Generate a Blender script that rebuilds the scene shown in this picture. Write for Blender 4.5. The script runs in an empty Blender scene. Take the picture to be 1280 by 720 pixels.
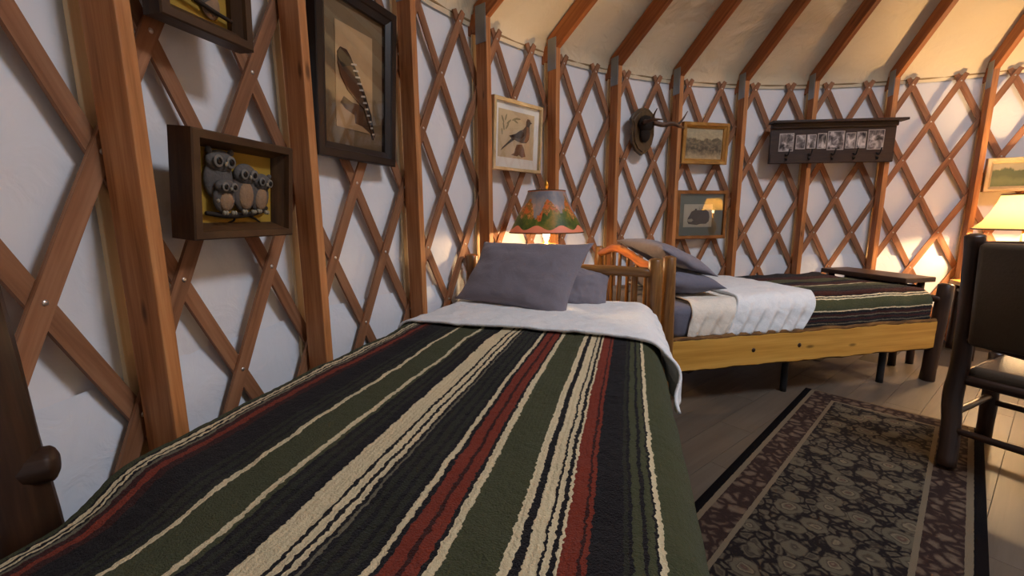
import bpy, bmesh, math, random
from math import sin, cos, pi, radians, sqrt, atan2
from mathutils import Vector, Matrix, noise
random.seed(7)
S = bpy.context.scene
COL = S.collection

# ---------------------------------------------------------------- camera
R = 3.66                      # radius of the lattice wall
CAMP = Vector((-2.648, -0.6647, 1.2))
cam_d = bpy.data.cameras.new('camera'); cam = bpy.data.objects.new('camera', cam_d); COL.objects.link(cam)
cam_d.sensor_width = 36.0; cam_d.lens = 36.0 * 537.26 / 1280.0; cam_d.clip_start = 0.02
_p, _r = -0.1642, -0.0072
_right = Vector((1, 0, 0)); _fw = Vector((0, cos(_p), sin(_p))); _up = _right.cross(_fw)
_rx = cos(_r) * _right + sin(_r) * _up; _ux = -sin(_r) * _right + cos(_r) * _up
cam.matrix_world = Matrix(((_rx.x, _ux.x, -_fw.x, CAMP.x), (_rx.y, _ux.y, -_fw.y, CAMP.y), (_rx.z, _ux.z, -_fw.z, CAMP.z), (0, 0, 0, 1)))
S.camera = cam
# ---------------------------------------------------------------- world, light, exposure
w = bpy.data.worlds.new('world'); S.world = w; w.use_nodes = True
w.node_tree.nodes['Background'].inputs[0].default_value = (0.55, 0.70, 1.0, 1); w.node_tree.nodes['Background'].inputs[1].default_value = 0.5
def area(name, loc, size, power, color, rot=(0, 0, 0), shape='DISK', size_y=None):
    l = bpy.data.lights.new(name, 'AREA'); l.shape = shape; l.size = size
    if size_y: l.size_y = size_y
    l.energy = power; l.color = color
    o = bpy.data.objects.new(name, l); o.location = loc; o.rotation_euler = rot; COL.objects.link(o); return o
area('skylight_daylight', (0, 0, 4.22), 1.2, 102, (0.80, 0.87, 1.0))
S.view_settings.view_transform = 'Standard'; S.view_settings.look = 'None'
S.view_settings.exposure = 0.46; S.view_settings.gamma = 1.0; S.view_settings.use_curve_mapping = False
LAMP1_W, LAMP2_W, LAMP3_W = 55, 135, 92
WARM = (1.0, 0.66, 0.34)

# ---------------------------------------------------------------- helpers
def srgb(r, g, b):
    f = lambda c: (c / 255 / 12.92) if c / 255 <= 0.04045 else ((c / 255 + 0.055) / 1.055) ** 2.4
    return (f(r), f(g), f(b), 1)
class NT:
    def __init__(s, name):
        s.m = bpy.data.materials.new(name); s.m.use_nodes = True; s.t = s.m.node_tree; s.n = s.t.nodes
        s.b = s.n['Principled BSDF']; s.out = s.n['Material Output']
    def add(s, typ, **kw):
        x = s.n.new(typ)
        for k, v in kw.items():
            if k.startswith('i_'):
                x.inputs[k[2:].replace('_', ' ')].default_value = v
            else: setattr(x, k, v)
        return x
    def l(s, a, b): s.t.links.new(a, b)
    def ramp(s, fac, stops, interp='LINEAR'):
        r = s.add('ShaderNodeValToRGB'); r.color_ramp.interpolation = interp
        e = r.color_ramp.elements
        e[0].position, e[0].color = stops[0]; e[1].position, e[1].color = stops[-1]
        for p, c in stops[1:-1]:
            q = e.new(p); q.color = c
        s.l(fac, r.inputs[0]); return r.outputs[0]
    def noise(s, vec, scale, detail=3, rough=0.5, dist=0):
        x = s.add('ShaderNodeTexNoise'); x.inputs['Scale'].default_value = scale; x.inputs['Detail'].default_value = detail
        x.inputs['Roughness'].default_value = rough; x.inputs['Distortion'].default_value = dist
        if vec: s.l(vec, x.inputs['Vector'])
        return x.outputs['Fac']
    def math(s, op, a, b=None, c=None):
        x = s.add('ShaderNodeMath', operation=op)
        for i, v in enumerate((a, b, c)):
            if v is None: continue
            if isinstance(v, (int, float)): x.inputs[i].default_value = v
            else: s.l(v, x.inputs[i])
        return x.outputs[0]
    def mix(s, fac, a, b, blend='MIX'):
        x = s.add('ShaderNodeMix', data_type='RGBA', blend_type=blend)
        for sk, v in ((x.inputs['Factor'], fac), (x.inputs[6], a), (x.inputs[7], b)):
            if isinstance(v, (int, float)): sk.default_value = v
            elif isinstance(v, tuple): sk.default_value = v
            else: s.l(v, sk)
        return x.outputs[2]
    def uv(s): return s.add('ShaderNodeTexCoord').outputs['UV']
    def obj(s): return s.add('ShaderNodeTexCoord').outputs['Object']
    def mapping(s, vec, scale=(1, 1, 1), loc=(0, 0, 0)):
        x = s.add('ShaderNodeMapping'); x.inputs['Scale'].default_value = scale; x.inputs['Location'].default_value = loc
        s.l(vec, x.inputs['Vector']); return x.outputs[0]
    def bump(s, h, strength, dist=0.01):
        x = s.add('ShaderNodeBump'); x.inputs['Strength'].default_value = strength; x.inputs['Distance'].default_value = dist
        s.l(h, x.inputs['Height']); s.l(x.outputs[0], s.b.inputs['Normal'])
    def base(s, c, rough=0.6, spec=0.3):
        if isinstance(c, tuple): s.b.inputs['Base Color'].default_value = c
        else: s.l(c, s.b.inputs['Base Color'])
        s.b.inputs['Roughness'].default_value = rough; s.b.inputs['Specular IOR Level'].default_value = spec
        return s.m
def plain(name, c, rough=0.6, spec=0.3, metal=0, bump=0, bscale=60, vary=0.12):
    t = NT(name); o = t.obj()
    f = t.noise(o, bscale * 0.3, 3)
    col = t.mix(f, tuple(x * (1 - vary) for x in c[:3]) + (1,), tuple(min(1, x * (1 + vary)) for x in c[:3]) + (1,))
    t.base(col, rough, spec); t.b.inputs['Metallic'].default_value = metal
    if bump: t.bump(t.noise(o, bscale, 4), bump, 0.004)
    return t.m
def wood(name, dark, mid, light, rough=0.5, su=28, sv=1.8, knots=True, vary=0.25, spec=0.3):
    t = NT(name); uv = t.uv(); rnd = t.add('ShaderNodeObjectInfo').outputs['Random']
    off = t.add('ShaderNodeCombineXYZ'); t.l(t.math('MULTIPLY', rnd, 37.0), off.inputs[0]); t.l(t.math('MULTIPLY', rnd, 91.0), off.inputs[1])
    va = t.add('ShaderNodeVectorMath', operation='ADD'); t.l(uv, va.inputs[0]); t.l(off.outputs[0], va.inputs[1])
    g = t.noise(t.mapping(va.outputs[0], (su, sv, 1)), 1.0, 4, 0.6, 0.6)
    g2 = t.noise(t.mapping(va.outputs[0], (su * 5, sv * 3, 1)), 1.0, 2)
    f = t.math('ADD', t.math('MULTIPLY', g, 0.75), t.math('MULTIPLY', g2, 0.25))
    c = t.ramp(f, [(0.28, dark), (0.5, mid), (0.72, light)])
    if knots:
        v = t.add('ShaderNodeTexVoronoi'); v.inputs['Scale'].default_value = 1.0; t.l(t.mapping(va.outputs[0], (9, 3.2, 1)), v.inputs['Vector'])
        kf = t.ramp(v.outputs['Distance'], [(0.05, (1, 1, 1, 1)), (0.13, (0, 0, 0, 1))])
        c = t.mix(t.math('MULTIPLY', kf, 0.75), c, tuple(x * 0.3 for x in dark[:3]) + (1,))
    hs = t.add('ShaderNodeHueSaturation'); t.l(c, hs.inputs['Color'])
    t.l(t.math('ADD', t.math('MULTIPLY', rnd, vary), 1 - vary / 2), hs.inputs['Value'])
    t.base(hs.outputs[0], rough, spec); t.bump(f, 0.15, 0.003)
    return t.m
def tag(o, label=None, cat=None, group=None, kind=None):
    if label: o['label'] = label
    if cat: o['category'] = cat
    if group: o['group'] = group
    if kind: o['kind'] = kind
    return o
def link(name, me, parent=None, loc=None, rot=None):
    o = bpy.data.objects.new(name, me); COL.objects.link(o)
    if parent: o.parent = parent
    if loc is not None: o.location = loc
    if rot is not None: o.rotation_euler = rot
    return o
def empty(name, loc=(0, 0, 0), rot=(0, 0, 0)):
    o = link(name, None, None, loc, rot); o.empty_display_size = 0.05; return o
def mesh(name, verts, faces, mat, uvs=None, smooth=False):
    me = bpy.data.meshes.new(name); me.from_pydata([tuple(v) for v in verts], [], faces); me.update()
    if uvs:
        l = me.uv_layers.new(name='uv')
        for lp in me.loops: l.data[lp.index].uv = uvs[lp.vertex_index]
    if mat: me.materials.append(mat)
    if smooth: me.polygons.foreach_set('use_smooth', [True] * len(me.polygons))
    return me
def box_me(name, size, mat, c=(0, 0, 0), bev=0.0, shear=None, xf=None):
    bm = bmesh.new(); bmesh.ops.create_cube(bm, size=1)
    for v in bm.verts: v.co = Vector((v.co.x * size[0] + c[0], v.co.y * size[1] + c[1], v.co.z * size[2] + c[2]))
    if bev: bmesh.ops.bevel(bm, geom=list(bm.edges), offset=bev, segments=2, profile=0.6, affect='EDGES')
    ax = max(range(3), key=lambda i: size[i]); oth = [i for i in range(3) if i != ax]
    l = bm.loops.layers.uv.new('uv')
    for f in bm.faces:
        for lp in f.loops: lp[l].uv = (lp.vert.co[oth[0]] + lp.vert.co[oth[1]] * 1.37, lp.vert.co[ax])
    if xf:
        for v in bm.verts: v.co = xf(v.co)
    bmesh.ops.recalc_face_normals(bm, faces=list(bm.faces))
    me = bpy.data.meshes.new(name); bm.to_mesh(me); bm.free(); me.materials.append(mat); return me
def box(name, size, mat, parent=None, c=(0, 0, 0), bev=0.004, loc=None, rot=None, xf=None):
    return link(name, box_me(name, size, mat, c, bev, xf=xf), parent, loc, rot)
def prism(name, pts, y0, y1, mat, parent=None, bev=0.0):
    """outline in local x,z extruded from depth y0 to y1"""
    bm = bmesh.new(); a = [bm.verts.new((p[0], y0, p[1])) for p in pts]; f = bm.faces.new(a)
    r = bmesh.ops.extrude_face_region(bm, geom=[f])
    for v in r['geom']:
        if isinstance(v, bmesh.types.BMVert): v.co.y = y1
    if bev:
        es = [e for e in bm.edges if abs(e.verts[0].co.y - e.verts[1].co.y) < 1e-6]
        bmesh.ops.bevel(bm, geom=es, offset=bev, segments=2, profile=0.6, affect='EDGES')
    l = bm.loops.layers.uv.new('uv')
    for f in bm.faces:
        for lp in f.loops: lp[l].uv = (lp.vert.co.x, lp.vert.co.z)
    bmesh.ops.recalc_face_normals(bm, faces=list(bm.faces))
    me = bpy.data.meshes.new(name); bm.to_mesh(me); bm.free(); me.materials.append(mat)
    return link(name, me, parent)
def spline(pts, n):
    pts = [Vector(p) for p in pts]; P = [2 * pts[0] - pts[1]] + pts + [2 * pts[-1] - pts[-2]]; out = []
    for i in range(len(pts) - 1):
        a, b, c, d = P[i:i + 4]
        for k in range(n):
            t = k / n
            out.append(0.5 * ((2 * b) + (c - a) * t + (2 * a - 5 * b + 4 * c - d) * t * t + (3 * b - a - 3 * c + d) * t ** 3))
    out.append(pts[-1]); return out
def tube_me(name, pts, rad, mat, seg=10, n=4, wob=0.0, seed=0, dome=True):
    if len(pts) == 2: path = [Vector(pts[0]).lerp(Vector(pts[1]), i / (2 * n)) for i in range(2 * n + 1)]
    else: path = spline(pts, n)
    rads = rad if isinstance(rad, (list, tuple)) else [rad, rad]
    def rr(t):
        x = t * (len(rads) - 1); i = min(int(x), len(rads) - 2); return rads[i] + (rads[i + 1] - rads[i]) * (x - i)
    N = len(path); rings = []
    tot = 0; L = [0]
    for i in range(1, N): tot += (path[i] - path[i - 1]).length; L.append(tot)
    stations = []
    if dome:
        T = (path[0] - path[1]).normalized(); r0 = rr(0)
        stations.append((path[0] + T * r0 * 0.28, r0 * 0.55, -r0 * .3)); stations.append((path[0] + T * r0 * 0.14, r0 * 0.85, -r0 * .15))
    for i in range(N): stations.append((path[i], rr(i / (N - 1)), L[i]))
    if dome:
        T = (path[-1] - path[-2]).normalized(); r1 = rr(1)
        stations.append((path[-1] + T * r1 * 0.14, r1 * 0.85, tot + r1 * .15)); stations.append((path[-1] + T * r1 * 0.28, r1 * 0.55, tot + r1 * .3))
    verts = []; faces = []; uvs = []
    X = None
    M = len(stations)
    for i, (p, r, l) in enumerate(stations):
        T = (stations[min(i + 1, M - 1)][0] - stations[max(i - 1, 0)][0]).normalized()
        if X is None:
            X = T.orthogonal().normalized()
        else: X = (X - T * X.dot(T)).normalized()
        Y = T.cross(X)
        for k in range(seg + 1):
            a = 2 * pi * (k % seg) / seg
            q = r
            if wob: q *= 1 + wob * (noise.noise(Vector((cos(a) * 1.2 + seed * 7.3, sin(a) * 1.2, l * 9))) )
            verts.append(p + X * cos(a) * q + Y * sin(a) * q); uvs.append((k / seg * 2 * pi * r, l))
    W = seg + 1
    for i in range(M - 1):
        for k in range(seg): faces.append((i * W + k, i * W + k + 1, (i + 1) * W + k + 1, (i + 1) * W + k))
    verts.append(stations[0][0]); uvs.append((0, 0)); verts.append(stations[-1][0]); uvs.append((0, tot))
    a, b = len(verts) - 2, len(verts) - 1
    for k in range(seg):
        faces.append((a, k + 1, k)); faces.append((b, (M - 1) * W + k, (M - 1) * W + k + 1))
    return mesh(name, verts, faces, mat, uvs, True)
def tube(name, pts, rad, mat, parent=None, **kw): return link(name, tube_me(name, pts, rad, mat, **kw), parent)
def lathe_me(name, prof, mat, seg=32, squash=1):
    verts = []; faces = []; uvs = []; l = 0
    for i, (r, z) in enumerate(prof):
        if i: l += sqrt((r - prof[i - 1][0]) ** 2 + (z - prof[i - 1][1]) ** 2)
        for k in range(seg + 1):
            a = 2 * pi * k / seg; verts.append((r * cos(a), r * sin(a) * squash, z)); uvs.append((k / seg, l))
    W = seg + 1
    for i in range(len(prof) - 1):
        for k in range(seg): faces.append((i * W + k, i * W + k + 1, (i + 1) * W + k + 1, (i + 1) * W + k))
    return mesh(name, verts, faces, mat, uvs, True)
def lathe(name, prof, mat, parent=None, loc=None, seg=32): return link(name, lathe_me(name, prof, mat, seg), parent, loc)
def grid_me(name, f, nu, nv, mat, uvf=None):
    verts = []; uvs = []; faces = []
    for j in range(nv + 1):
        for i in range(nu + 1):
            u, v = i / nu, j / nv; verts.append(f(u, v)); uvs.append(uvf(u, v) if uvf else (u, v))
    W = nu + 1
    for j in range(nv):
        for i in range(nu): faces.append((j * W + i, j * W + i + 1, (j + 1) * W + i + 1, (j + 1) * W + i))
    return mesh(name, verts, faces, mat, uvs, True)
def ellipsoid_me(name, c, r, mat, seg=16, rings=10, tilt=0):
    bm = bmesh.new(); bmesh.ops.create_uvsphere(bm, u_segments=seg, v_segments=rings, radius=1)
    m = Matrix.Translation(c) @ Matrix.Rotation(tilt, 4, 'Y') @ Matrix.Diagonal((r[0], r[1], r[2], 1))
    bmesh.ops.transform(bm, matrix=m, verts=bm.verts)
    me = bpy.data.meshes.new(name); bm.to_mesh(me); bm.free(); me.materials.append(mat)
    me.polygons.foreach_set('use_smooth', [True] * len(me.polygons)); return me
def blob(name, c, r, mat, parent, **kw): return link(name, ellipsoid_me(name, c, r, mat, **kw), parent)

# ---------------------------------------------------------------- materials
M_post = wood('fir_post', srgb(134, 82, 44), srgb(178, 118, 70), srgb(202, 144, 92), 0.55, knots=True, vary=.12)
M_slat = wood('fir_slat', srgb(112, 72, 46), srgb(144, 98, 68), srgb(166, 120, 88), 0.6, knots=False, vary=.3)
M_strip = wood('pale_strip', srgb(190, 160, 118), srgb(208, 180, 138), srgb(222, 198, 158), 0.7, knots=False, vary=.1)
M_rafter = wood('fir_rafter', srgb(118, 64, 32), srgb(160, 96, 52), srgb(188, 122, 70), 0.55, vary=.12)
M_steel = plain('galvanised_steel', srgb(150, 152, 152), 0.45, 0.5, metal=0.7, bscale=40)
M_rivet = plain('rivet_metal', srgb(215, 205, 195), 0.3, 0.6, metal=0.85)
M_rope = plain('rope', srgb(150, 125, 90), 0.9)
def fabric(name, c, warm=False, b=0.25):
    t = NT(name); o = t.obj()
    big = t.noise(t.mapping(o, (1, 1, 0.55)), 2.6, 3, 0.5, 0.8)
    fine = t.noise(o, 9, 3, 0.55, 2.2)
    col = t.mix(big, tuple(x * .93 for x in c[:3]) + (1,), c)
    t.base(col, 0.75, 0.15)
    t.bump(t.math('ADD', big, t.math('MULTIPLY', fine, .22)), b, 0.06)
    return t.m
M_fabric = fabric('white_liner', (0.80, 0.79, 0.80, 1))
M_skirt = fabric('lower_liner', (0.76, 0.79, 0.84, 1))  # bluer tint puts daylight glowing through the thin lower liner into its colour
M_roof = fabric('roof_liner', srgb(230, 214, 182), b=0.55)
M_floor = wood('floor_plank', srgb(70, 61, 53), srgb(80, 70, 60), srgb(88, 78, 68), 0.45, 18, 1.2, knots=False, vary=.10)
M_log = wood('honey_log', srgb(70, 42, 17), srgb(118, 78, 35), srgb(156, 110, 56), 0.35, 40, 3, vary=.2, spec=.5)
M_branch = wood('varnished_branch', srgb(120, 62, 22), srgb(176, 98, 36), srgb(204, 130, 58), 0.3, 40, 4, vary=.1, spec=.5)
M_pine = wood('yellow_pine', srgb(160, 108, 40), srgb(196, 146, 66), srgb(212, 166, 86), 0.4, 16, 0.9, vary=.1)
M_bark = wood('bark_edge', srgb(58, 36, 18), srgb(98, 66, 32), srgb(140, 100, 52), 0.8, 30, 8, vary=.1)
M_darklog = wood('dark_log', srgb(30, 16, 9), srgb(46, 26, 14), srgb(66, 40, 24), 0.4, 40, 3, vary=.15, spec=.5)
M_dark = wood('dark_walnut', srgb(40, 24, 16), srgb(62, 40, 28), srgb(78, 54, 38), 0.4, 22, 2, knots=False, vary=.1, spec=.5)
M_gold = wood('gilt_wood', srgb(120, 78, 26), srgb(164, 112, 44), srgb(196, 148, 70), 0.35, 40, 6, knots=False, vary=.05, spec=.6)
M_black = plain('black_metal', (0.012, 0.012, 0.014, 1), 0.4)
M_blackframe = wood('black_frame', srgb(18, 13, 12), srgb(28, 21, 20), srgb(42, 32, 29), 0.35, 30, 3, knots=False, vary=.05, spec=.5)
def cloth(name, c, b=0.35, fs=220, folds=9):
    t = NT(name); o = t.obj()
    f = t.noise(o, fs, 2); g = t.noise(o, folds, 3, 0.5, 0.5)
    col = t.mix(f, tuple(x * .86 for x in c[:3]) + (1,), tuple(min(1, x * 1.12) for x in c[:3]) + (1,))
    t.base(col, 0.85, 0.12); t.b.inputs['Sheen Weight'].default_value = 0.15
    t.bump(t.math('ADD', g, t.math('MULTIPLY', f, .10)), b, 0.03)
    return t.m
M_grey = cloth('grey_cotton', srgb(122, 116, 124))
M_greysheet = cloth('grey_sheet', srgb(104, 102, 114))
M_white = cloth('white_quilt', srgb(222, 222, 222), 0.45, 160, 16)
M_cream = cloth('cream_sheet', srgb(220, 210, 196), 0.5, 150, 14)
M_matt = cloth('mattress_ticking', srgb(190, 186, 180))
M_leather = plain('brown_leather', srgb(66, 54, 41), 0.45, 0.4, bump=0.25, bscale=120)
M_brass = plain('brass', srgb(200, 150, 60), 0.3, 0.5, metal=0.9)
def glass_mat():
    t = NT('picture_glass'); tr = t.add('ShaderNodeBsdfTransparent'); gl = t.add('ShaderNodeBsdfGlossy'); gl.inputs['Roughness'].default_value = 0.02
    fr = t.add('ShaderNodeFresnel'); fr.inputs['IOR'].default_value = 1.5
    mx = t.add('ShaderNodeMixShader'); t.l(t.math('MULTIPLY', fr.outputs[0], 2.2), mx.inputs[0]); t.l(tr.outputs[0], mx.inputs[1]); t.l(gl.outputs[0], mx.inputs[2]); t.l(mx.outputs[0], t.out.inputs[0])
    return t.m
M_glass = glass_mat()

# ---------------------------------------------------------------- yurt: walls, posts, roof, floor
A0, DA = 0.4733, 0.0943          # angle of lattice column 0, angle between columns (clockwise from +y)
H0, ROW = 2.363, 0.3342          # height of the top rivet row, row spacing
def cyl(a, r, z): return Vector((r * sin(a), r * cos(a), z))
RF = 3.705
def zroof(r): return 2.57 + 0.6 * (3.55 - r)
def wallf(u, v):
    a = -pi + 2 * pi * u; z = 2.475 * (1 - v)
    p = cyl(a, 1, 0)
    d = 0.016 * noise.noise(Vector((p.x * 7, p.y * 7, z * 1.3))) + 0.010 * noise.noise(Vector((p.x * 16, p.y * 16, z * 3.5)))
    d *= min(1, (2.475 - z) * 3 + .2)
    return cyl(a, RF + d, z)
wall = link('wall_round', grid_me('wall_round', wallf, 300, 34, M_fabric)); tag(wall, 'white fabric liner of the round yurt wall behind a wooden lattice', None, None, 'structure')
def skirtf(u, v):
    a = -pi + 2 * pi * u; p = cyl(a, 1, 0)
    top = 0.80 + 0.035 * noise.noise(Vector((p.x * 5, p.y * 5, 3))) + 0.012 * noise.noise(Vector((p.x * 17, p.y * 17, 9)))
    z = top * (1 - v)
    d = 0.012 * noise.noise(Vector((p.x * 6 + 9, p.y * 6, z * 1.6))) + 0.018 * (1 - min(1, v * 7)) * (0.4 + noise.noise(Vector((p.x * 9, p.y * 9, 1))))
    return cyl(a, RF - 0.022 + d, z)
link('liner_skirt', grid_me('liner_skirt', skirtf, 300, 14, M_skirt), wall)
ceil = link('ceiling', lathe_me('ceiling', [(RF - .012, 2.385), (RF - .02, 2.41), (RF - .05, zroof(RF - .05)), (3.2, zroof(3.2)), (2.6, zroof(2.6)), (2.0, zroof(2.0)), (1.3, zroof(1.3)), (0.70, zroof(.70)), (0.70, zroof(.70) + .14), (.72, zroof(.7) + .15)], M_roof, 120))
tag(ceil, 'cream fabric roof liner over sloping wooden rafters', None, None, 'structure')
fl_me = lathe_me('floor', [(0.0, -0.012), (2.0, -0.012), (3.8, -0.012)], plain('subfloor', srgb(60, 52, 45), 0.8), 64)
fl = link('floor', fl_me); tag(fl, 'grey brown plank floor', None, None, 'structure')
# floor planks where the floor can be seen
PWD, PLN = 0.178, 1.22
pang = radians(38)
ex, ey = Vector((cos(pang), sin(pang), 0)), Vector((-sin(pang), cos(pang), 0))
plank_me = box_me('plank', (PLN - .0016, PWD - .0016, 0.012), M_floor, (0, 0, -0.006), 0.0006)
k = 0
for j in range(-18, 22):
    for i in range(-4, 5):
        c = ex * ((i + (j * 0.37) % 1) * PLN) + ey * (j * PWD)
        if c.length > 2.95 or c.x < -2.9 or c.y < -1.3: continue
        o = link('plank', plank_me, fl, c, (0, 0, pang)); k += 1

# lattice slats (two layers) with rivets
SW, ST = 0.047, 0.011
def slat_me(name, sgn, rmid, mat):
    """slat through lattice column 0 on row 0, leaning with sgn; curved to the wall"""
    n = 22; zt, zb = H0 + 0.062, 0.03
    slope = sgn * 0.5 * DA * R / ROW          # metres along the wall per metre of height
    ln = sqrt(1 + slope * slope); tx, tz = slope / ln, 1 / ln
    verts = []; uvs = []; faces = []
    for i in range(n + 1):
        z = zb + (zt - zb) * i / n; s = (z - H0) * slope
        end = 0.70 if i in (0, n) else (0.93 if i in (1, n - 1) and False else 1)
        for (wv, tv) in ((-1, -1), (1, -1), (1, 1), (-1, 1)):
            q = wv * SW / 2 * end
            ss = s + q * tz; zz = z - q * tx
            verts.append(cyl(ss / R, rmid + tv * ST / 2, zz)); uvs.append((q + tv * .05, z))
    for i in range(n):
        for k2 in range(4):
            a, b = i * 4 + k2, i * 4 + (k2 + 1) % 4; faces.append((a, b, b + 4, a + 4))
    faces.append((3, 2, 1, 0)); e = n * 4; faces.append((e, e + 1, e + 2, e + 3))
    me = mesh(name, verts, faces, mat, uvs)
    bm = bmesh.new(); bm.from_mesh(me); bmesh.ops.recalc_face_normals(bm, faces=list(bm.faces)); bm.to_mesh(me); bm.free()
    return me
front = slat_me('lattice_slat', +1, R - ST / 2 - .001, M_slat)
back = slat_me('lattice_slat', -1, R + ST / 2 + .001, M_slat)
rv = []
for r in range(8):
    bm = bmesh.new(); bmesh.ops.create_uvsphere(bm, u_segments=8, v_segments=5, radius=1)
    a = -r * 0.5 * DA
    m = Matrix.Translation(cyl(a, R - ST - .001, H0 - r * ROW)) @ Matrix.Rotation(-a, 4, 'Z') @ Matrix.Diagonal((.0075, .004, .0075, 1))
    bmesh.ops.transform(bm, matrix=m, verts=bm.verts); me = bpy.data.meshes.new('rivet'); bm.to_mesh(me); bm.free(); me.materials.append(M_rivet)
    me.polygons.foreach_set('use_smooth', [True] * len(me.polygons)); rv.append(me)
for c in range(-23, 8):
    s = link('lattice_slat', front, wall, None, (0, 0, -(A0 + c * DA)))
    for r in range(8):
        if -23 <= c - r * .5 <= 4: link('rivet', rv[r], s)
for c in range(-26, 4):
    link('lattice_slat', back, wall, None, (0, 0, -(A0 + c * DA)))
# top rope along the wall
tube('top_rope', [cyl(a, R + .03, 2.415) for a in [radians(-130 + 5 * i) for i in range(38)]], 0.008, M_rope, wall, n=1, seg=6)

# posts with steel plates, rafters
PW, PD, RIN = 0.040, 0.090, 3.548
post_me = box_me('wall_post', (PW, PD, 2.415), M_post, (0, RIN + PD / 2, 2.415 / 2), 0.004)
strip_me = box_me('backing_strip', (0.038, 0.014, 2.38), M_strip, (.006, R + .020, 1.19), 0.003)
plate_me = box_me('steel_plate', (0.003, 0.085, 0.22), M_steel, (0, RIN + .047, 2.375), 0.001)
bolt_me = lathe_me('bolt', [(0, .006), (.006, .006), (.009, .003), (.009, 0)], M_steel, 8)
offs = {1: .009, 2: -.02, 3: .008, 4: -.024, 5: .005, 6: .004, 7: .008, 8: .014, 9: .006, 10: 0, 11: .01}
ca = atan2(0.6, 1)
def rafxf(co): # x width, y along run (radius), z depth above lower edge
    return Vector((co.x, co.y, co.z / cos(ca) + 2.41 + 0.6 * (RIN - co.y)))
raf_me = box_me('rafter', (PW, 2.99, 0.125), M_rafter, (0, 2.155, 0.0625), 0.004, xf=rafxf)
tail_me = box_me('rafter_tail', (PW * .9, 0.10, 0.11), M_rafter, (0, 3.69, 0.03), 0.004, xf=lambda c: Vector((c.x, c.y, c.z + 2.37 - .2 * (c.y - 3.64))))
for kk in range(0, 13):
    a = A0 + (-22.5 + 2 * kk) * DA + offs.get(kk, 0) / RIN
    p = link('wall_post', post_me, wall, None, (0, 0, -a))
    link('backing_strip', strip_me, p)
    for sx in (-1, 1):
        pl = link('steel_plate', plate_me, p, (sx * (PW / 2 + .0015), 0, 0))
    ra = link('rafter', raf_me, ceil, None, (0, 0, -a))
    link('rafter_tail', tail_me, ra)
# centre ring and skylight
def ringf(r0, r1, z0, z1): return [(r0, z0), (r1, z0), (r1, z1), (r0, z1), (r0, z0)]
link('centre_ring', lathe_me('centre_ring', ringf(.60, .685, 4.10, 4.32), M_rafter, 64), ceil)
t = NT('sky_dome'); t.b.inputs['Emission Color'].default_value = (.75, .87, 1, 1); t.b.inputs['Emission Strength'].default_value = 3.0; t.base((.8, .85, .9, 1))
link('skylight_dome', lathe_me('skylight_dome', [(.72, 4.33), (.62, 4.45), (.4, 4.55), (.0, 4.6)], t.m, 48), ceil)

# ---------------------------------------------------------------- striped wool blankets
G, DG, BK, RD, DR, CR, GY = srgb(84, 86, 56), srgb(50, 50, 36), srgb(27, 21, 25), srgb(150, 58, 36), srgb(70, 24, 18), srgb(246, 226, 182), srgb(130, 122, 100)
def stripe_mat(name, stops, lo, hi, bump=0.9):
    """stops: (cross coordinate in metres where a colour begins, colour)"""
    t = NT(name); uv = t.uv(); sep = t.add('ShaderNodeSeparateXYZ'); t.l(uv, sep.inputs[0])
    j1 = t.math('MULTIPLY', t.math('SUBTRACT', t.noise(uv, 22, 2), .5), 0.010)
    j2 = t.math('MULTIPLY', t.math('SUBTRACT', t.noise(uv, 95, 2), .5), 0.012)
    s = t.math('ADD', t.math('ADD', sep.outputs[0], j1), j2)
    half = 14; groups = [stops[i:i + half] for i in range(0, len(stops), half)]
    col = None
    for gi, g in enumerate(groups):
        a0 = g[0][0] if gi else g[1][0] - .02; b0 = g[-1][0] + .01
        f = t.math('DIVIDE', t.math('SUBTRACT', s, a0), b0 - a0)
        c = t.ramp(f, [(max(0, min(1, (p - a0) / (b0 - a0))), cc) for p, cc in g] + [(1.0, g[-1][1])], 'CONSTANT')
        if col is None: col = c
        else: col = t.mix(t.math('GREATER_THAN', s, g[0][0]), col, c)
    fz = t.noise(uv, 260, 3, .7); fy = t.noise(uv, 60, 3, .6)
    col = t.mix(t.math('MULTIPLY', fz, 0.45), col, (0, 0, 0, 1))
    t.base(col, 0.95, 0.05); t.b.inputs['Sheen Weight'].default_value = 0.08
    rib = t.math('SINE', t.math('MULTIPLY', s, 2 * pi / .0115))
    lum = t.add('ShaderNodeRGBToBW'); t.l(col, lum.inputs[0])
    t.bump(t.math('ADD', t.math('ADD', fz, t.math('MULTIPLY', fy, .8)), t.math('ADD', t.math('MULTIPLY', lum.outputs[0], 1.2), t.math('MULTIPLY', rib, .06))), bump, 0.012)
    return t.m
ST1 = [(-1.2, G), (-.600, BK), (-.594, CR), (-.583, BK), (-.577, CR), (-.570, BK), (-.564, GY), (-.555, DR), (-.538, RD), (-.520, DR), (-.500, BK), (-.425, DG), (-.413, BK), (-.403, DG), (-.385, BK), (-.376, DG), (-.362, CR), (-.349, G),
       (-.252, CR), (-.238, G), (-.228, BK), (-.216, DG), (-.200, BK), (-.190, DG), (-.176, BK), (-.150, CR), (-.099, BK), (-.091, CR), (-.074, BK), (-.066, CR), (-.054, BK), (-.046, GY), (-.040, BK), (-.030, DG), (-.018, BK), (-.006, DG), (.010, BK), (.020, DG), (.034, BK),
       (.045, CR), (.058, BK), (.068, RD), (.094, DR), (.102, RD), (.124, BK), (.132, CR), (.148, G), (.234, CR), (.250, BK), (.264, CR), (.287, BK), (.293, CR), (.303, BK), (.311, CR), (.317, RD), (.344, DR), (.350, RD), (.358, BK), (.410, DG), (.418, BK), (.424, G), (.440, BK), (.447, G), (.459, BK), (.464, CR), (.474, G)]
M_bl1 = stripe_mat('striped_wool', ST1, -1.2, 1.2)

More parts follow.
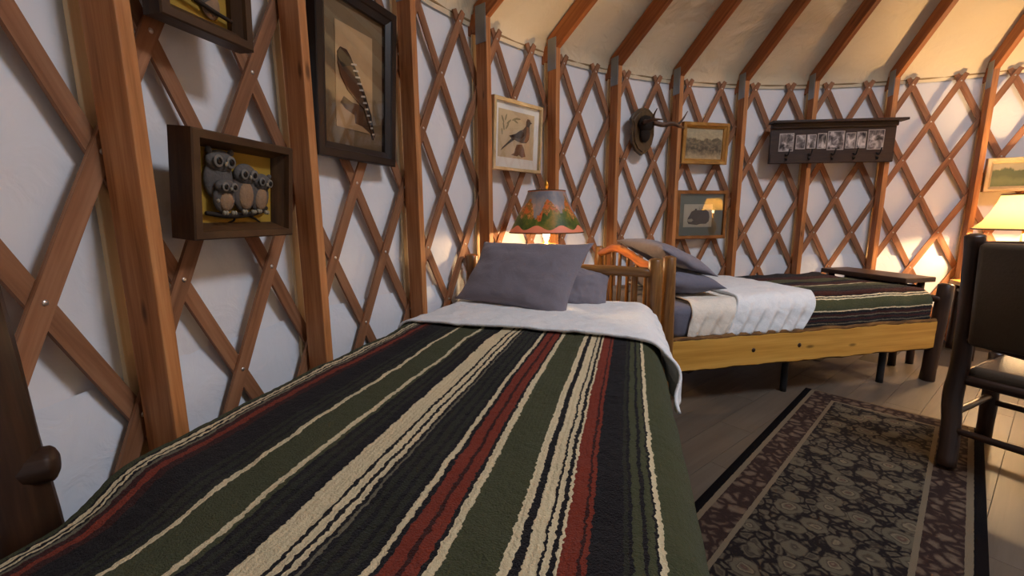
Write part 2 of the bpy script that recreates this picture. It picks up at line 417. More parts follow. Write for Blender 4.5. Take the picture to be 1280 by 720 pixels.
# ---------------------------------------------------------------- bed along the left wall
T1 = radians(15); BO = Vector((-2.36, 1.96, 0))
bed1 = empty('log_bed', BO, (0, 0, -T1)); tag(bed1, 'rustic log bed with a spindle headboard against the lattice wall', 'bed')
# local frame: x across (right +), y towards the head
tube('head_post', [(-.563, 0, .0), (-.566, 0, .5), (-.563, 0, .955)], [.045, .042, .04], M_log, bed1, wob=.1, seed=1, seg=14)
tube('head_post', [(.563, 0, .0), (.567, 0, .5), (.563, 0, .945)], [.045, .043, .04], M_log, bed1, wob=.1, seed=2, seg=14)
tube('head_rail', [(-.56, 0, .865), (0, .0, .885), (.3, 0, .882), (.56, 0, .87)], [.03, .029, .03], M_log, bed1, wob=.1, seed=3, seg=12)
tube('head_rail', [(-.56, 0, .45), (0, .0, .455), (.56, 0, .45)], .03, M_log, bed1, wob=.1, seed=4, seg=12)
for i, x in enumerate((-.43, -.32, -.21, -.10, .0, .115, .205, .285, .365, .445)):
    tube('spindle', [(x, 0, .45), (x + random.uniform(-.006, .006), 0, .66), (x, 0, .88)], [.016, .014, .013], M_log, bed1, wob=.12, seed=10 + i, seg=8)
FY = -2.19
tube('foot_post', [(-.588, FY, 0), (-.586, FY, .55), (-.612, FY - .012, 1.12)], [.058, .054, .05], M_darklog, bed1, wob=.12, seed=30, seg=16)
tube('foot_post', [(.563, FY, 0), (.563, FY, .60)], [.05, .046], M_darklog, bed1, wob=.1, seed=31, seg=14)
tube('foot_rail', [(-.56, FY, .45), (0, FY, .455), (.56, FY, .45)], .035, M_darklog, bed1, wob=.1, seed=32, seg=12)
tube('rail_peg', [(-.575, FY + .0, .785), (-.548, FY + .036, .785)], [.034, .030], M_darklog, bed1, wob=.1, seed=33, seg=12)
for sx in (-1, 1):
    box('side_rail', (.045, 2.12, .19), M_pine, bed1, (sx * .47, -1.095, .34), .006)
# mattress
def soft_box(name, x0, x1, y0, y1, z0, z1, rad, mat, parent=None, sub=3):
    bm = bmesh.new(); bmesh.ops.create_cube(bm, size=1)
    for v in bm.verts: v.co = Vector(((x0 + x1) / 2 + v.co.x * (x1 - x0), (y0 + y1) / 2 + v.co.y * (y1 - y0), (z0 + z1) / 2 + v.co.z * (z1 - z0)))
    bmesh.ops.bevel(bm, geom=list(bm.edges), offset=rad, segments=sub, profile=.5, affect='EDGES')
    me = bpy.data.meshes.new(name); bm.to_mesh(me); bm.free(); me.materials.append(mat); me.polygons.foreach_set('use_smooth', [True] * len(me.polygons))
    return link(name, me, parent)
def place(o, origin, ang):
    o.location = origin; o.rotation_euler = (0, 0, ang); return o
m1 = place(soft_box('mattress', -.44, .44, -2.1, -.05, .44, .655, .06, M_matt), BO, -T1)
tag(m1, 'thick mattress under the striped blanket on the log bed by the wall', 'mattress')
# cross profile of the bed clothes: s = 0 at the middle, flat top, rounded shoulders, hang
def prof1(s, xl, xr, off=0.0, hang=.34, ztop=.69):
    rl, rr = .055, .11
    al, ar = rl * pi / 2, rr * pi / 2
    zt = ztop + off
    if s < xl + rl:
        d = (xl + rl) - s; 
        if d < al: t = d / rl; return (xl + rl - sin(t) * (rl + off), zt - (1 - cos(t)) * (rl + off))
        return (xl - off, zt - rl - off - (d - al))
    if s > xr - rr:
        d = s - (xr - rr)
        if d < ar: t = d / rr; return (xr - rr + sin(t) * (rr + off), zt - (1 - cos(t)) * (rr + off))
        return (xr + off + .03 * min(1, (d - ar) / .2), zt - rr - off - (d - ar))
    return (s, zt)
XL, XR = -.655, .560
def nz(x, y, z=0, f=1): return noise.noise(Vector((x * f, y * f, z)))
sL, sR = XL - .22, XR + .27
def bl1(u, v):
    s = sL + (sR - sL) * u; y = -2.42 + (2.42 - .55) * v
    ft = max(0, min(1, (-1.98 - y) / .22)); ft = ft * ft * (3 - 2 * ft)
    x, z = prof1(s, XL, XR, 0)
    if x < 0: x *= 1 - .17 * ft * min(1, -x / .5)
    z += .009 * nz(x, y, 3, 4.5) + .004 * nz(x, y, 8, 14) + .0025 * nz(x, y, 5, 60)
    x += .008 * nz(y, z, 1, 5)
    # tuck over the foot end
    e = max(0, (-2.30 - y) / .10); z -= .06 * e * e + .05 * max(0, e)
    return (x, y, z)
b1 = place(link('striped_blanket', grid_me('striped_blanket', bl1, 240, 260, M_bl1, lambda u, v: (sL + (sR - sL) * u, -2.42 + 1.87 * v))), BO, -T1)
md = b1.modifiers.new('thickness', 'SOLIDIFY'); md.thickness = .01; md.offset = -1
tag(b1, 'green, red, black and cream striped wool blanket spread over the log bed by the wall', 'blanket')
def sh1(u, v):
    s = (XL - .10) + (XR + .165 - XL + .10) * u
    hem = -.775 - .10 * max(0, (s - .05) / .5) ** 2 - .10 * max(0, min(1, (s - .50) / .2))
    hem += .008 * nz(s, 0, 2, 9)
    y = hem + (-.06 - hem) * v
    x, z = prof1(s, XL + .07 * v, XR + .025 - .02 * v, .016 + .006 * (1 - min(1, v * 12)))
    z += .006 * nz(x, y, 3, 5) + .004 * nz(x, y, 8, 18)
    x += .006 * nz(y, z, 1, 7)
    if s > XR: x += .012 * sin(y * 38)
    return (x, y, z)
w1 = place(link('white_sheet', grid_me('white_sheet', sh1, 130, 80, M_white)), BO, -T1)
md = w1.modifiers.new('thickness', 'SOLIDIFY'); md.thickness = .012; md.offset = -1
tag(w1, 'white quilt folded back over the striped blanket below the propped grey pillow', 'sheet')

# pillows: corners pinched, middle plump
def pillow_me(name, L, W, H, mat, bend=0.0, seed=0, nu=44, nv=32, flare=0):
    verts = []; faces = []; uvs = []
    def pt(i, j, sg):
        u, v = -1 + 2 * i / nu, -1 + 2 * j / nv
        fx = L / 2 * u * (1 - .07 * (1 - u * u) * 0 - .085 * (1 - v * v) ** 1 * abs(u) ** 3)
        fy = W / 2 * v * (1 - .10 * (1 - u * u) ** 1 * abs(v) ** 3)
        if v > 0: fy *= 1 + flare * u
        t = max(0.0, (1 - abs(u) ** 2.4)) ** .55 * max(0.0, (1 - abs(v) ** 2.4)) ** .55
        z = sg * H / 2 * t
        z += (.010 * nz(u, v, seed, 1.7) + .006 * nz(u, v, seed + 5, 4.5)) * min(1, t * 3)
        z += .01 * nz(u, v, seed + 9, 2) + bend * u * u
        return (fx, fy, z)
    W1 = nu + 1
    for sg in (1, -1):
        for j in range(nv + 1):
            for i in range(nu + 1): verts.append(pt(i, j, sg)); uvs.append((i / nu * L, j / nv * W))
    n1 = W1 * (nv + 1)
    for j in range(nv):
        for i in range(nu):
            a = j * W1 + i; faces.append((a, a + 1, a + W1 + 1, a + W1)); faces.append((n1 + a, n1 + a + W1, n1 + a + W1 + 1, n1 + a + 1))
    me = mesh(name, verts, faces, mat, uvs, True)
    bm = bmesh.new(); bm.from_mesh(me); bmesh.ops.remove_doubles(bm, verts=bm.verts, dist=1e-5); bmesh.ops.recalc_face_normals(bm, faces=list(bm.faces)); bm.to_mesh(me); bm.free()
    me.polygons.foreach_set('use_smooth', [True] * len(me.polygons)); return me
def pillow(label, L, W, H, centre, xdir, updir, mat, bend=0, seed=0, grp=None, shear=0, flare=0):
    """centre, long direction and short (upward) direction in world space"""
    X = Vector(xdir).normalized(); Y = Vector(updir); Y = (Y - X * Y.dot(X)).normalized(); Z = X.cross(Y); Y = Y + X * shear
    o = link('pillow', pillow_me('pillow', L, W, H, mat, bend, seed, flare=flare))
    o.matrix_world = Matrix(((X.x, Y.x, Z.x, centre[0]), (X.y, Y.y, Z.y, centre[1]), (X.z, Y.z, Z.z, centre[2]), (0, 0, 0, 1)))
    tag(o, label, 'pillow', grp); return o
H1 = Vector((sin(T1), cos(T1), 0)); R1 = Vector((cos(T1), -sin(T1), 0))
def B1(x, y, z): return BO + R1 * x + H1 * y + Vector((0, 0, z))
pillow('large grey pillow propped against the headboard of the bed by the wall', .70, .44, .15, B1(-.185, -.20, .868), R1 + H1 * -.03 + Vector((0, 0, -.01)), H1 * .62 + Vector((0, 0, .74)), M_grey, .0, 3, None, .44, .20)
pillow('small grey pillow standing behind the large propped pillow', .30, .27, .10, B1(.165, -.10, .785), R1 + H1 * .3 + Vector((0, 0, -.25)), H1 * .5 + Vector((0, 0, .75)), M_grey, 0, 11)

# ---------------------------------------------------------------- bed along the far wall
T2 = radians(12.5); QO = Vector((-1.72, 1.86, 0)); E2 = Vector((cos(T2), sin(T2), 0)); N2 = Vector((-sin(T2), cos(T2), 0))
bed2 = empty('pine_bed', QO, (0, 0, T2)); tag(bed2, 'log and pine plank bed with live edge side rail along the far wall', 'bed')
BL, BW = 2.165, 1.0     # local x to the foot, y to the wall
tube('head_post', [(0, 0, 0), (.004, 0, .5), (0, 0, .955)], [.045, .043, .038], M_log, bed2, wob=.1, seed=40, seg=14)
tube('head_post', [(0, BW, 0), (.004, BW, .5), (0, BW, .95)], [.045, .043, .038], M_log, bed2, wob=.1, seed=41, seg=14)
tube('arched_rail', [(0, 0, .865), (0, .28, .885), (0, .48, .935), (0, .70, .965), (0, .88, .925), (0, BW, .90)], [.026, .028, .03, .03, .026], M_branch, bed2, wob=.18, seed=42, seg=12)
tube('head_rail', [(0, 0, .50), (0, BW, .50)], .03, M_log, bed2, wob=.1, seed=43)
for i in range(7):
    y = .13 + i * .125; tube('spindle', [(0, y, .5), (0, y + .004, .7), (0, y, .88 + (.05 if .4 < y < .9 else 0))], [.015, .013, .013], M_log, bed2, wob=.1, seed=50 + i, seg=8)
tube('foot_post', [(BL - .01, 0, 0), (BL + .01, 0, .35), (BL + .035, 0, .70)], [.043, .046, .045], M_darklog, bed2, wob=.16, seed=60, seg=16)
tube('foot_post', [(BL, BW, 0), (BL, BW, .66)], [.052, .05], M_darklog, bed2, wob=.12, seed=61, seg=14)
tube('foot_rail', [(BL, 0, .60), (BL, BW, .60)], .025, M_darklog, bed2, wob=.1, seed=62, seg=10)
tube('foot_rail', [(BL, 0, .30), (BL, BW, .30)], .03, M_darklog, bed2, wob=.1, seed=63, seg=10)
def live_rail(y):
    def xf(co):
        e = .012 * nz(co.x, y, 2, 7) + .006 * nz(co.x, y, 4, 25)
        return Vector((co.x, co.y, co.z + e * (1 if co.z > .35 else .8)))
    bm = bmesh.new(); n = 60; x0, x1 = .03, BL - .03; vs = []
    for i in range(n + 1):
        x = x0 + (x1 - x0) * i / n; vs.append([bm.verts.new(xf(Vector((x, y + dy, z)))) for dy, z in ((-.022, .255), (-.022, .445), (.022, .45), (.022, .25))])
    l = bm.loops.layers.uv.new('uv')
    for i in range(n):
        for k2 in range(4): bm.faces.new((vs[i][k2], vs[i][(k2 + 1) % 4], vs[i + 1][(k2 + 1) % 4], vs[i + 1][k2]))
    bm.faces.new(vs[0]); bm.faces.new(vs[n][::-1])
    for f in bm.faces:
        for lp in f.loops: lp[l].uv = (lp.vert.co.z + lp.vert.co.y, lp.vert.co.x)
    bmesh.ops.recalc_face_normals(bm, faces=list(bm.faces))
    me = bpy.data.meshes.new('side_rail'); bm.to_mesh(me); bm.free(); me.materials.append(M_pine)
    r = link('side_rail', me, bed2)
    for z in (.45, .253):
        tube('bark_edge', [xf(Vector((x0 + (x1 - x0) * i / 24, y, z))) - Vector((0, .004, 0)) for i in range(25)], .016 if z > .4 else .011, M_bark, r, n=2, seg=8, wob=.35, seed=int(z * 100))
    return r
rl = live_rail(0); live_rail(BW)
for x in (.62, .97):
    k_ = lathe('knot', [(0, .004), (.010, .0035), (.014, .001), (.015, 0)], M_darklog, rl, (x, -.022, .35 + .02 * (x - .6)), 12); k_.rotation_euler = (pi / 2, 0, 0)
box('slat_deck', (BL - .1, BW - .06, .03), M_pine, bed2, (BL / 2, BW / 2, .415), .004)
for (x, y) in ((1.78, .05), (.98, .08)):
    lg = tube('metal_leg', [(x, y, .0), (x, y, .28)], .022, M_black, bed2, seg=10, dome=False)
    box('leg_bracket', (.09, .05, .05), M_black, lg, (x + .0, y, .275), .006)
box('support_bar', (.035, BW - .08, .04), M_black, bed2, (1.78, BW / 2, .385), .004)
box('support_bar', (.035, BW - .08, .04), M_black, bed2, (.98, BW / 2, .385), .004)
m2 = place(soft_box('mattress', .06, BL - .07, .03, BW - .03, .432, .645, .05, M_greysheet), QO, T2)
tag(m2, 'mattress in a fitted grey sheet on the pine bed', 'mattress')
def prof2(t, off, back=.99):
    """t = 0 at the rail, rising over the front shoulder, then to the wall"""
    hgt, rd = .115, .10; zt = .665 + off
    if t < hgt: return (.015 - off, .455 + t)
    t -= hgt
    if t < rd * pi / 2: a = t / rd; return (.015 + rd - cos(a) * (rd + off), zt - rd - off + sin(a) * (rd + off))
    return (min(back, .015 + rd + t - rd * pi / 2), zt)
TT = .115 + .1 * pi / 2 + .85
def drape(x0f, x1f, off, amp, seed, t0=0.0, t1=TT, crown=.0, ripple=0):
    def f(u, v):
        t = t0 + (t1 - t0) * v; x = x0f(t) + (x1f(t) - x0f(t)) * u
        y, z = prof2(t, off)
        z += amp * nz(x, y, seed, 5) + amp * .5 * nz(x, y, seed + 4, 15)
        if t < .26:
            y += amp * 1.2 * nz(x, z, seed + 7, 9)
            if ripple: y -= ripple * sin((x + (.26 - t) * .55) * 62) * min(1, (.26 - t) / .2)
        z += crown * (1 - min(1, abs(t - .5) / .5))
        if u < .04 or u > .96: pass
        return (x, y, z)
    return f
def clothes(name, f, nu, nv, mat, uvf=None, th=.010):
    o = place(link(name, grid_me(name, f, nu, nv, mat, uvf)), QO, T2)
    m = o.modifiers.new('thickness', 'SOLIDIFY'); m.thickness = th; m.offset = -1; return o
rise = lambda t: min(1, t / .27)
ST2 = [(-.2, BK), (.020, GY), (.026, BK), (.040, DR), (.052, BK), (.064, GY), (.071, DR), (.085, BK), (.104, CR), (.113, G), (.188, CR), (.197, BK), (.205, CR), (.216, BK), (.228, DR), (.300, BK), (.330, DG), (.420, BK), (.430, G), (.520, CR), (.540, DR), (.640, BK), (.70, G), (.82, DR), (.95, BK)]
M_bl2 = stripe_mat('striped_wool_far', ST2, -.2, 1.3, .7)
b2 = clothes('striped_blanket', drape(lambda t: .90 + .10 * rise(t), lambda t: BL - .055, .006, .008, 2, 0.0), 150, 90, M_bl2, lambda u, v: (TT * v, 1.2 * u))
tag(b2, 'dark green, maroon and black striped wool blanket over the foot half of the pine bed', 'blanket')
w2 = clothes('white_quilt', drape(lambda t: .44 + .12 * rise(t), lambda t: .985 + .17 * rise(t), .022, .007, 21, 0, TT - .02, .012, .013), 90, 80, M_white, None, .02)
tag(w2, 'thick white quilt folded back across the middle of the pine bed', 'quilt')
w3 = clothes('cream_sheet', drape(lambda t: .155 + .06 * rise(t), lambda t: .50 + .10 * rise(t), .010, .006, 31, 0, TT - .05, .0, .010), 70, 70, M_cream, None, .008)
tag(w3, 'crumpled cream top sheet between the grey mattress sheet and the white quilt', 'sheet')
def B2(x, y, z): return QO + E2 * x + N2 * y + Vector((0, 0, z))
pillow('grey pillow lying flat at the head of the pine bed, under the tilted pillow', .68, .46, .18, B2(.28, .46, .758), N2, E2 * -1 + Vector((0, 0, .12)), M_greysheet, 0, 21)
pillow('grey pillow leaning over the flat pillow at the head of the pine bed', .66, .46, .13, B2(.28, .50, .925), N2 + Vector((0, 0, .04)), E2 * -1 + Vector((0, 0, .45)), M_grey, -.02, 33)

# ---------------------------------------------------------------- bedside table and painted lamp between the bed heads
def log_table(name, loc, rz, sx, sy, top, label, mat_top, mat_leg, th=.035, inset=.05, group=None):
    t = empty(name, loc, (0, 0, rz)); tag(t, label, 'table', group)
    box('table_top', (sx, sy, th), mat_top, t, (0, 0, top - th / 2), .008)
    for a in (-1, 1):
        for b in (-1, 1):
            tube('leg', [(a * (sx / 2 - inset), b * (sy / 2 - inset), 0), (a * (sx / 2 - inset), b * (sy / 2 - inset), top - th)], [.026, .024], mat_leg, t, wob=.1, seed=a + 3 * b + 70, seg=10, dome=False)
    for b in (-1, 1): tube('stretcher', [(-sx / 2 + inset, b * (sy / 2 - inset), .16), (sx / 2 - inset, b * (sy / 2 - inset), .16)], .015, mat_leg, t, wob=.1, seg=8)
    for a in (-1, 1): tube('stretcher', [(a * (sx / 2 - inset), -sy / 2 + inset, top - th - .05), (a * (sx / 2 - inset), sy / 2 - inset, top - th - .05)], .018, mat_leg, t, wob=.1, seg=8)
    return t
L1 = Vector((-2.415, 2.235, 0))
log_table('bedside_table', L1 + Vector((0, .01, 0)), radians(40), .36, .36, .66, 'small log bedside table under the painted lamp between the bed heads', M_log, M_log)
def point(name, loc, power, rad=.035, parent=None):
    l = bpy.data.lights.new(name, 'POINT'); l.energy = power; l.color = WARM; l.shadow_soft_size = rad
    o = link(name, l, parent, loc); return o
def shade_mat_painted():
    t = NT('painted_shade'); uv = t.uv(); sp = t.add('ShaderNodeSeparateXYZ'); t.l(uv, sp.inputs[0]); u, v = sp.outputs[0], sp.outputs[1]   # v: metres up the slope from the rim
    vv = t.math('DIVIDE', v, .315)
    n = t.noise(t.mapping(uv, (16, 9, 1)), 1.0, 4, .6)
    wave = t.math('ADD', .12, t.math('MULTIPLY', t.math('SINE', t.math('MULTIPLY', u, 2 * pi * 9)), .05))
    ridge = t.math('ADD', .55, t.math('ADD', t.math('MULTIPLY', t.math('SINE', t.math('MULTIPLY', u, 2 * pi * 7)), .22), t.math('MULTIPLY', t.math('SUBTRACT', n, .5), .7)))
    green = t.ramp(n, [(.3, srgb(30, 46, 20)), (.5, srgb(74, 88, 34)), (.65, srgb(130, 104, 40)), (.8, srgb(60, 84, 60))])
    mount = t.ramp(t.noise(t.mapping(uv, (22, 14, 1)), 1, 4, .65), [(.3, srgb(110, 44, 24)), (.44, srgb(176, 92, 44)), (.54, srgb(96, 84, 40)), (.62, srgb(190, 128, 74)), (.75, srgb(86, 84, 110))])
    sky = t.ramp(n, [(.3, srgb(88, 96, 116)), (.55, srgb(120, 116, 120)), (.75, srgb(180, 126, 104))])
    c = t.mix(t.math('GREATER_THAN', vv, ridge), mount, sky)
    gtop = t.math('ADD', .42, t.math('MULTIPLY', t.math('SUBTRACT', t.noise(t.mapping(uv, (22, 3, 1)), 1, 3), .5), 1.1))
    c = t.mix(t.math('LESS_THAN', vv, gtop), c, green)
    pink = srgb(206, 124, 98)
    c = t.mix(t.math('LESS_THAN', vv, wave), c, pink)
    c = t.mix(t.math('GREATER_THAN', vv, .92), c, pink)
    t.base(c, .5, .3)
    tl = t.add('ShaderNodeBsdfTranslucent'); t.l(c, tl.inputs[0]); mx = t.add('ShaderNodeMixShader'); mx.inputs[0].default_value = .035
    t.l(t.b.outputs[0], mx.inputs[1]); t.l(tl.outputs[0], mx.inputs[2]); t.l(mx.outputs[0], t.out.inputs[0]); return t.m
def shade_mat(name, c, tr):
    t = NT(name); n = t.noise(t.obj(), 40, 3); col = t.mix(n, tuple(x * .9 for x in c[:3]) + (1,), c); t.base(col, .8, .1)
    tl = t.add('ShaderNodeBsdfTranslucent'); t.l(col, tl.inputs[0]); mx = t.add('ShaderNodeMixShader'); mx.inputs[0].default_value = tr
    t.l(t.b.outputs[0], mx.inputs[1]); t.l(tl.outputs[0], mx.inputs[2]); t.l(mx.outputs[0], t.out.inputs[0]); return t.m
def bulb_mat():
    t = NT('lit_bulb'); t.base((1, .8, .5, 1)); t.b.inputs['Emission Color'].default_value = (1, .62, .28, 1); t.b.inputs['Emission Strength'].default_value = 25; return t.m
M_bulb = bulb_mat()
lamp1 = empty('table_lamp', L1 + Vector((0, 0, .66))); tag(lamp1, 'table lamp with mountain landscape painted on its flared shade between the bed heads', 'lamp')
lathe('lamp_base', [(0, 0), (.095, 0), (.10, .015), (.06, .035), (.05, .07), (.085, .14), (.09, .19), (.06, .26), (.028, .30), (.022, .33), (0, .33)], M_log, lamp1)
lathe('socket', [(.0, .33), (.02, .33), (.02, .345), (.075, .352), (.075, .36), (.02, .365), (.016, .38), (0, .38)], M_brass, lamp1)
sh = lathe('lamp_shade', [(.247, .437), (.200, .53), (.155, .62), (.122, .705)], shade_mat_painted(), lamp1, None, 64)
tube('harp', [(-.05, 0, .44), (-.07, 0, .56), (0, 0, .705), (.07, 0, .56), (.05, 0, .44)], .003, M_brass, lamp1, seg=6)
for r, z in ((.247, .437), (.122, .705)):
    tube('shade_trim', [(r * cos(2 * pi * i / 40), r * sin(2 * pi * i / 40), z) for i in range(41)], .004, M_bark, sh, n=1, seg=6)
lathe('finial', [(0, .700), (.012, .703), (.006, .715), (.012, .732), (.014, .745), (.006, .768), (0, .775)], M_brass, lamp1, None, 16)
bl_ = lathe('bulb', [(0, .45), (.014, .455), (.026, .50), (.03, .53), (.022, .555), (0, .565)], M_bulb, lamp1, (0, 0, -.07), 16)
point('painted_lamp_light', (0, 0, .447), LAMP1_W, .04, lamp1); bl_.visible_shadow = True

# ---------------------------------------------------------------- low table at the foot of the far bed, lamp table, lamps
log_table('side_table', (.43, 2.96, 0), radians(12), .30, .72, .715, 'narrow dark wood side table with a thick live edge slab at the bed foot', M_dark, M_darklog, .04, .06)
L2 = Vector((1.50, 2.78, 0))
log_table('lamp_table', L2, radians(-27), .72, .48, .62, 'wooden table carrying the bell shaded lamp beside the round wall', M_pine, M_darklog, .035)
lamp2 = empty('bell_lamp', L2 + Vector((-.06, .0, .62))); tag(lamp2, 'lit table lamp with a large cream bell shade behind the leather chair', 'lamp')
lathe('lamp_base', [(0, 0), (.11, 0), (.11, .015), (.05, .03), (.03, .06), (.055, .12), (.05, .20), (.022, .26), (.018, .42), (0, .42)], M_darklog, lamp2)
lathe('socket', [(0, .42), (.018, .42), (.018, .48), (0, .48)], M_brass, lamp2, None, 16)
sh2 = lathe('lamp_shade', [(.300, .455), (.245, .515), (.205, .59), (.178, .66), (.160, .725)], shade_mat('cream_shade', srgb(232, 200, 140), .16), lamp2, None, 48)
for r, z in ((.300, .455), (.160, .725)):
    tube('shade_trim', [(r * cos(2 * pi * i / 40), r * sin(2 * pi * i / 40), z) for i in range(41)], .006, M_darklog, sh2, n=1, seg=6)
lathe('bulb', [(0, .48), (.014, .485), (.03, .54), (.022, .575), (0, .585)], M_bulb, lamp2, None, 16)
point('bell_lamp_light', (0, 0, .54), LAMP2_W, .045, lamp2)
L3 = Vector((2.42, 1.06, 0))
log_table('corner_table', L3, radians(-66), .45, .45, .80, 'square table with the small yellow shaded lamp that mirrors in the bear picture glass', M_dark, M_darklog)
lamp3 = empty('yellow_lamp', L3 + Vector((0, 0, .80))); tag(lamp3, 'small lamp with a yellow pleated shade that mirrors in the bear picture glass', 'lamp')
lathe('lamp_base', [(0, 0), (.08, 0), (.08, .015), (.035, .03), (.05, .09), (.075, .17), (.06, .26), (.02, .32), (.016, .44), (0, .44)], M_brass, lamp3)
sh3 = lathe('lamp_shade', [(.19, .49), (.15, .59), (.115, .695)], shade_mat('yellow_shade', srgb(250, 214, 120), .75), lamp3, None, 40)
lathe('bulb', [(0, .44), (.014, .445), (.03, .55), (.022, .585), (0, .595)], M_bulb, lamp3, None, 16)
point('yellow_lamp_light', (0, 0, .565), LAMP3_W, .045, lamp3)

# ---------------------------------------------------------------- things hung on the wall
def panel(name, deg, r, zc, label, cat, tilt=0, u=0, da=0):
    a = radians(deg); n = Vector((sin(a), cos(a), 0)); t_ = Vector((cos(a), -sin(a), 0))
    o = empty(name, n * r + t_ * u + Vector((0, 0, zc)), (radians(tilt), 0, -a)); tag(o, label, cat); return o
def frame_me(name, w_, h_, bw, y0, y1, mat, inner_y=None, bev=.004):
    """picture frame ring: outer w x h, bar width bw, front at y0 (room side), back at y1; inner lip drops to inner_y"""
    iy = y0 if inner_y is None else inner_y
    O = [(-w_ / 2, -h_ / 2), (w_ / 2, -h_ / 2), (w_ / 2, h_ / 2), (-w_ / 2, h_ / 2)]
    def ring(s, y): return [(x - math.copysign(s, x), y, z - math.copysign(s, z)) for x, z in O]
    rings = [ring(0, y1), ring(0, y0 + bev), ring(bev, y0), ring(bw * .55, y0), ring(bw * .62, y0 + .3 * (iy - y0)), ring(bw, iy), ring(bw, y1)]
    verts = [p for r_ in rings for p in r_]; faces = []; uvs = []
    for r_ in rings:
        for p in r_: uvs.append((p[1] + (abs(p[0]) if 0 else 0), p[0] + p[2]))
    m = len(rings)
    for i in range(m):
        for k2 in range(4): faces.append((i * 4 + k2, i * 4 + (k2 + 1) % 4, ((i + 1) % m) * 4 + (k2 + 1) % 4, ((i + 1) % m) * 4 + k2))
    me = mesh(name, verts, faces, mat, uvs)
    bm = bmesh.new(); bm.from_mesh(me); bmesh.ops.recalc_face_normals(bm, faces=list(bm.faces)); bm.to_mesh(me); bm.free(); return me
def frame(p, *a, **k): return link('frame', frame_me('frame', *a, **k), p)
def sheet(name, p, x0, x1, z0, z1, y, mat, th=.002):
    return box(name, (x1 - x0, th, z1 - z0), mat, p, ((x0 + x1) / 2, y, (z0 + z1) / 2), 0)
def pane(p, x0, x1, z0, z1, y):
    return link('glass', mesh('glass', [(x0, y, z0), (x1, y, z0), (x1, y, z1), (x0, y, z1)], [(0, 1, 2, 3)], M_glass), p)
M_ochre = plain('ochre_board', srgb(168, 132, 48), .8, bscale=80)
M_owlframe = wood('walnut_box', srgb(48, 32, 20), srgb(74, 50, 30), srgb(98, 70, 42), .5, 30, 3, knots=False, vary=.05)
M_owl = plain('owl_grey', srgb(92, 85, 80), .8, bump=.5, bscale=160, vary=.35)
M_owl2 = plain('owl_tan', srgb(146, 116, 88), .8, bump=.5, bscale=160, vary=.3)
M_eye = plain('owl_eye_ring', srgb(118, 110, 100), .7)
M_pup = plain('owl_pupil', srgb(24, 18, 14), .3)
M_feet = plain('claw_ivory', srgb(150, 138, 116), .6)
M_twig = plain('twig', srgb(46, 36, 28), .8)
def owl(p, x, z, w_, h_, y, tuft=True, breast=True, tilt=0):
    o = link('owl', None, p, (x, y, z), (0, tilt, 0))
    blob('body', (0, 0, 0), (w_ / 2, .014, h_ / 2), M_owl, o, seg=14)
    hd = blob('head', (0, -.006, h_ * .42), (w_ * .47, .016, h_ * .26), M_owl, o, seg=14)
    if breast: blob('breast', (0, -.007, -h_ * .08), (w_ * .33, .012, h_ * .36), M_owl2, o, seg=12)
    for s in (-1, 1):
        e = blob('eye', (s * w_ * .21, -.0235, h_ * .42), (w_ * .165, .003, w_ * .175), M_eye, o, seg=12); 
        blob('pupil', (s * w_ * .21, -.026, h_ * .42), (w_ * .095, .003, w_ * .10), M_pup, o, seg=10)
        if tuft: blob('ear_tuft', (s * w_ * .36, -.006, h_ * .64), (w_ * .09, .008, h_ * .09), M_owl, o, seg=8, tilt=s * .5)
        for q in (0, 1): blob('claw', (s * w_ * .2 + (q - .5) * .009, -.02, -h_ * .48), (.005, .006, .007), M_feet, o, seg=8)
    blob('beak', (0, -.027, h_ * .36), (w_ * .05, .004, h_ * .06), M_feet, o, seg=8)
    return o
# owl shadow box: local x to the right, y into the wall
ob = panel('owl_shadow_box', -78.6, 3.565, 1.294, 'deep walnut shadow box with four carved owls on an ochre ground', 'picture', 6)
frame(ob, .385, .298, .042, -.042, .035, M_owlframe, inner_y=.012)
sheet('backboard', ob, -.16, .16, -.12, .12, .016, M_ochre)
owl(ob, -.068, .020, .104, .125, .004, True, False)
owl(ob, -.066, -.034, .076, .084, -.010, False, True)
owl(ob, .014, -.010, .090, .126, -.004, False, True)
owl(ob, .084, -.020, .080, .106, .002, True, True, .12)
tube('branch', [(-.115, .004, -.078), (-.04, -.004, -.084), (.04, -.002, -.080), (.10, .006, -.07), (.125, .01, -.058)], [.006, .009, .009, .006], M_twig, ob, wob=.3, seg=8)
tube('branch', [(.03, .0, -.082), (.07, .008, -.094), (.10, .012, -.108)], [.005, .002], M_twig, ob, seg=6)
tube('branch', [(-.02, .0, -.084), (-.012, .008, -.10), (-.03, .012, -.108)], [.004, .002], M_twig, ob, seg=6)
# upper shadow box
ub = panel('bird_shadow_box', -73.9, 3.53, 1.89, 'dark framed shadow box with a grey bird on ochre above the owl box', 'picture', 3, -.36)
frame(ub, .275, .37, .045, -.03, .03, M_owlframe, inner_y=.004)
sheet('backboard', ub, -.11, .11, -.15, .15, .022, M_ochre)
o_ = link('bird', None, ub, (.005, .012, .0))
blob('body', (0, 0, 0), (.062, .014, .10), M_owl, o_); blob('head', (.0, -.005, .10), (.045, .014, .04), M_owl, o_); blob('tail', (.03, .002, -.09), (.03, .008, .04), M_owl2, o_)
tube('branch', [(-.08, 0, -.09), (0, .0, -.105), (.09, .002, -.115)], .006, M_twig, ub, wob=.3, seg=8)
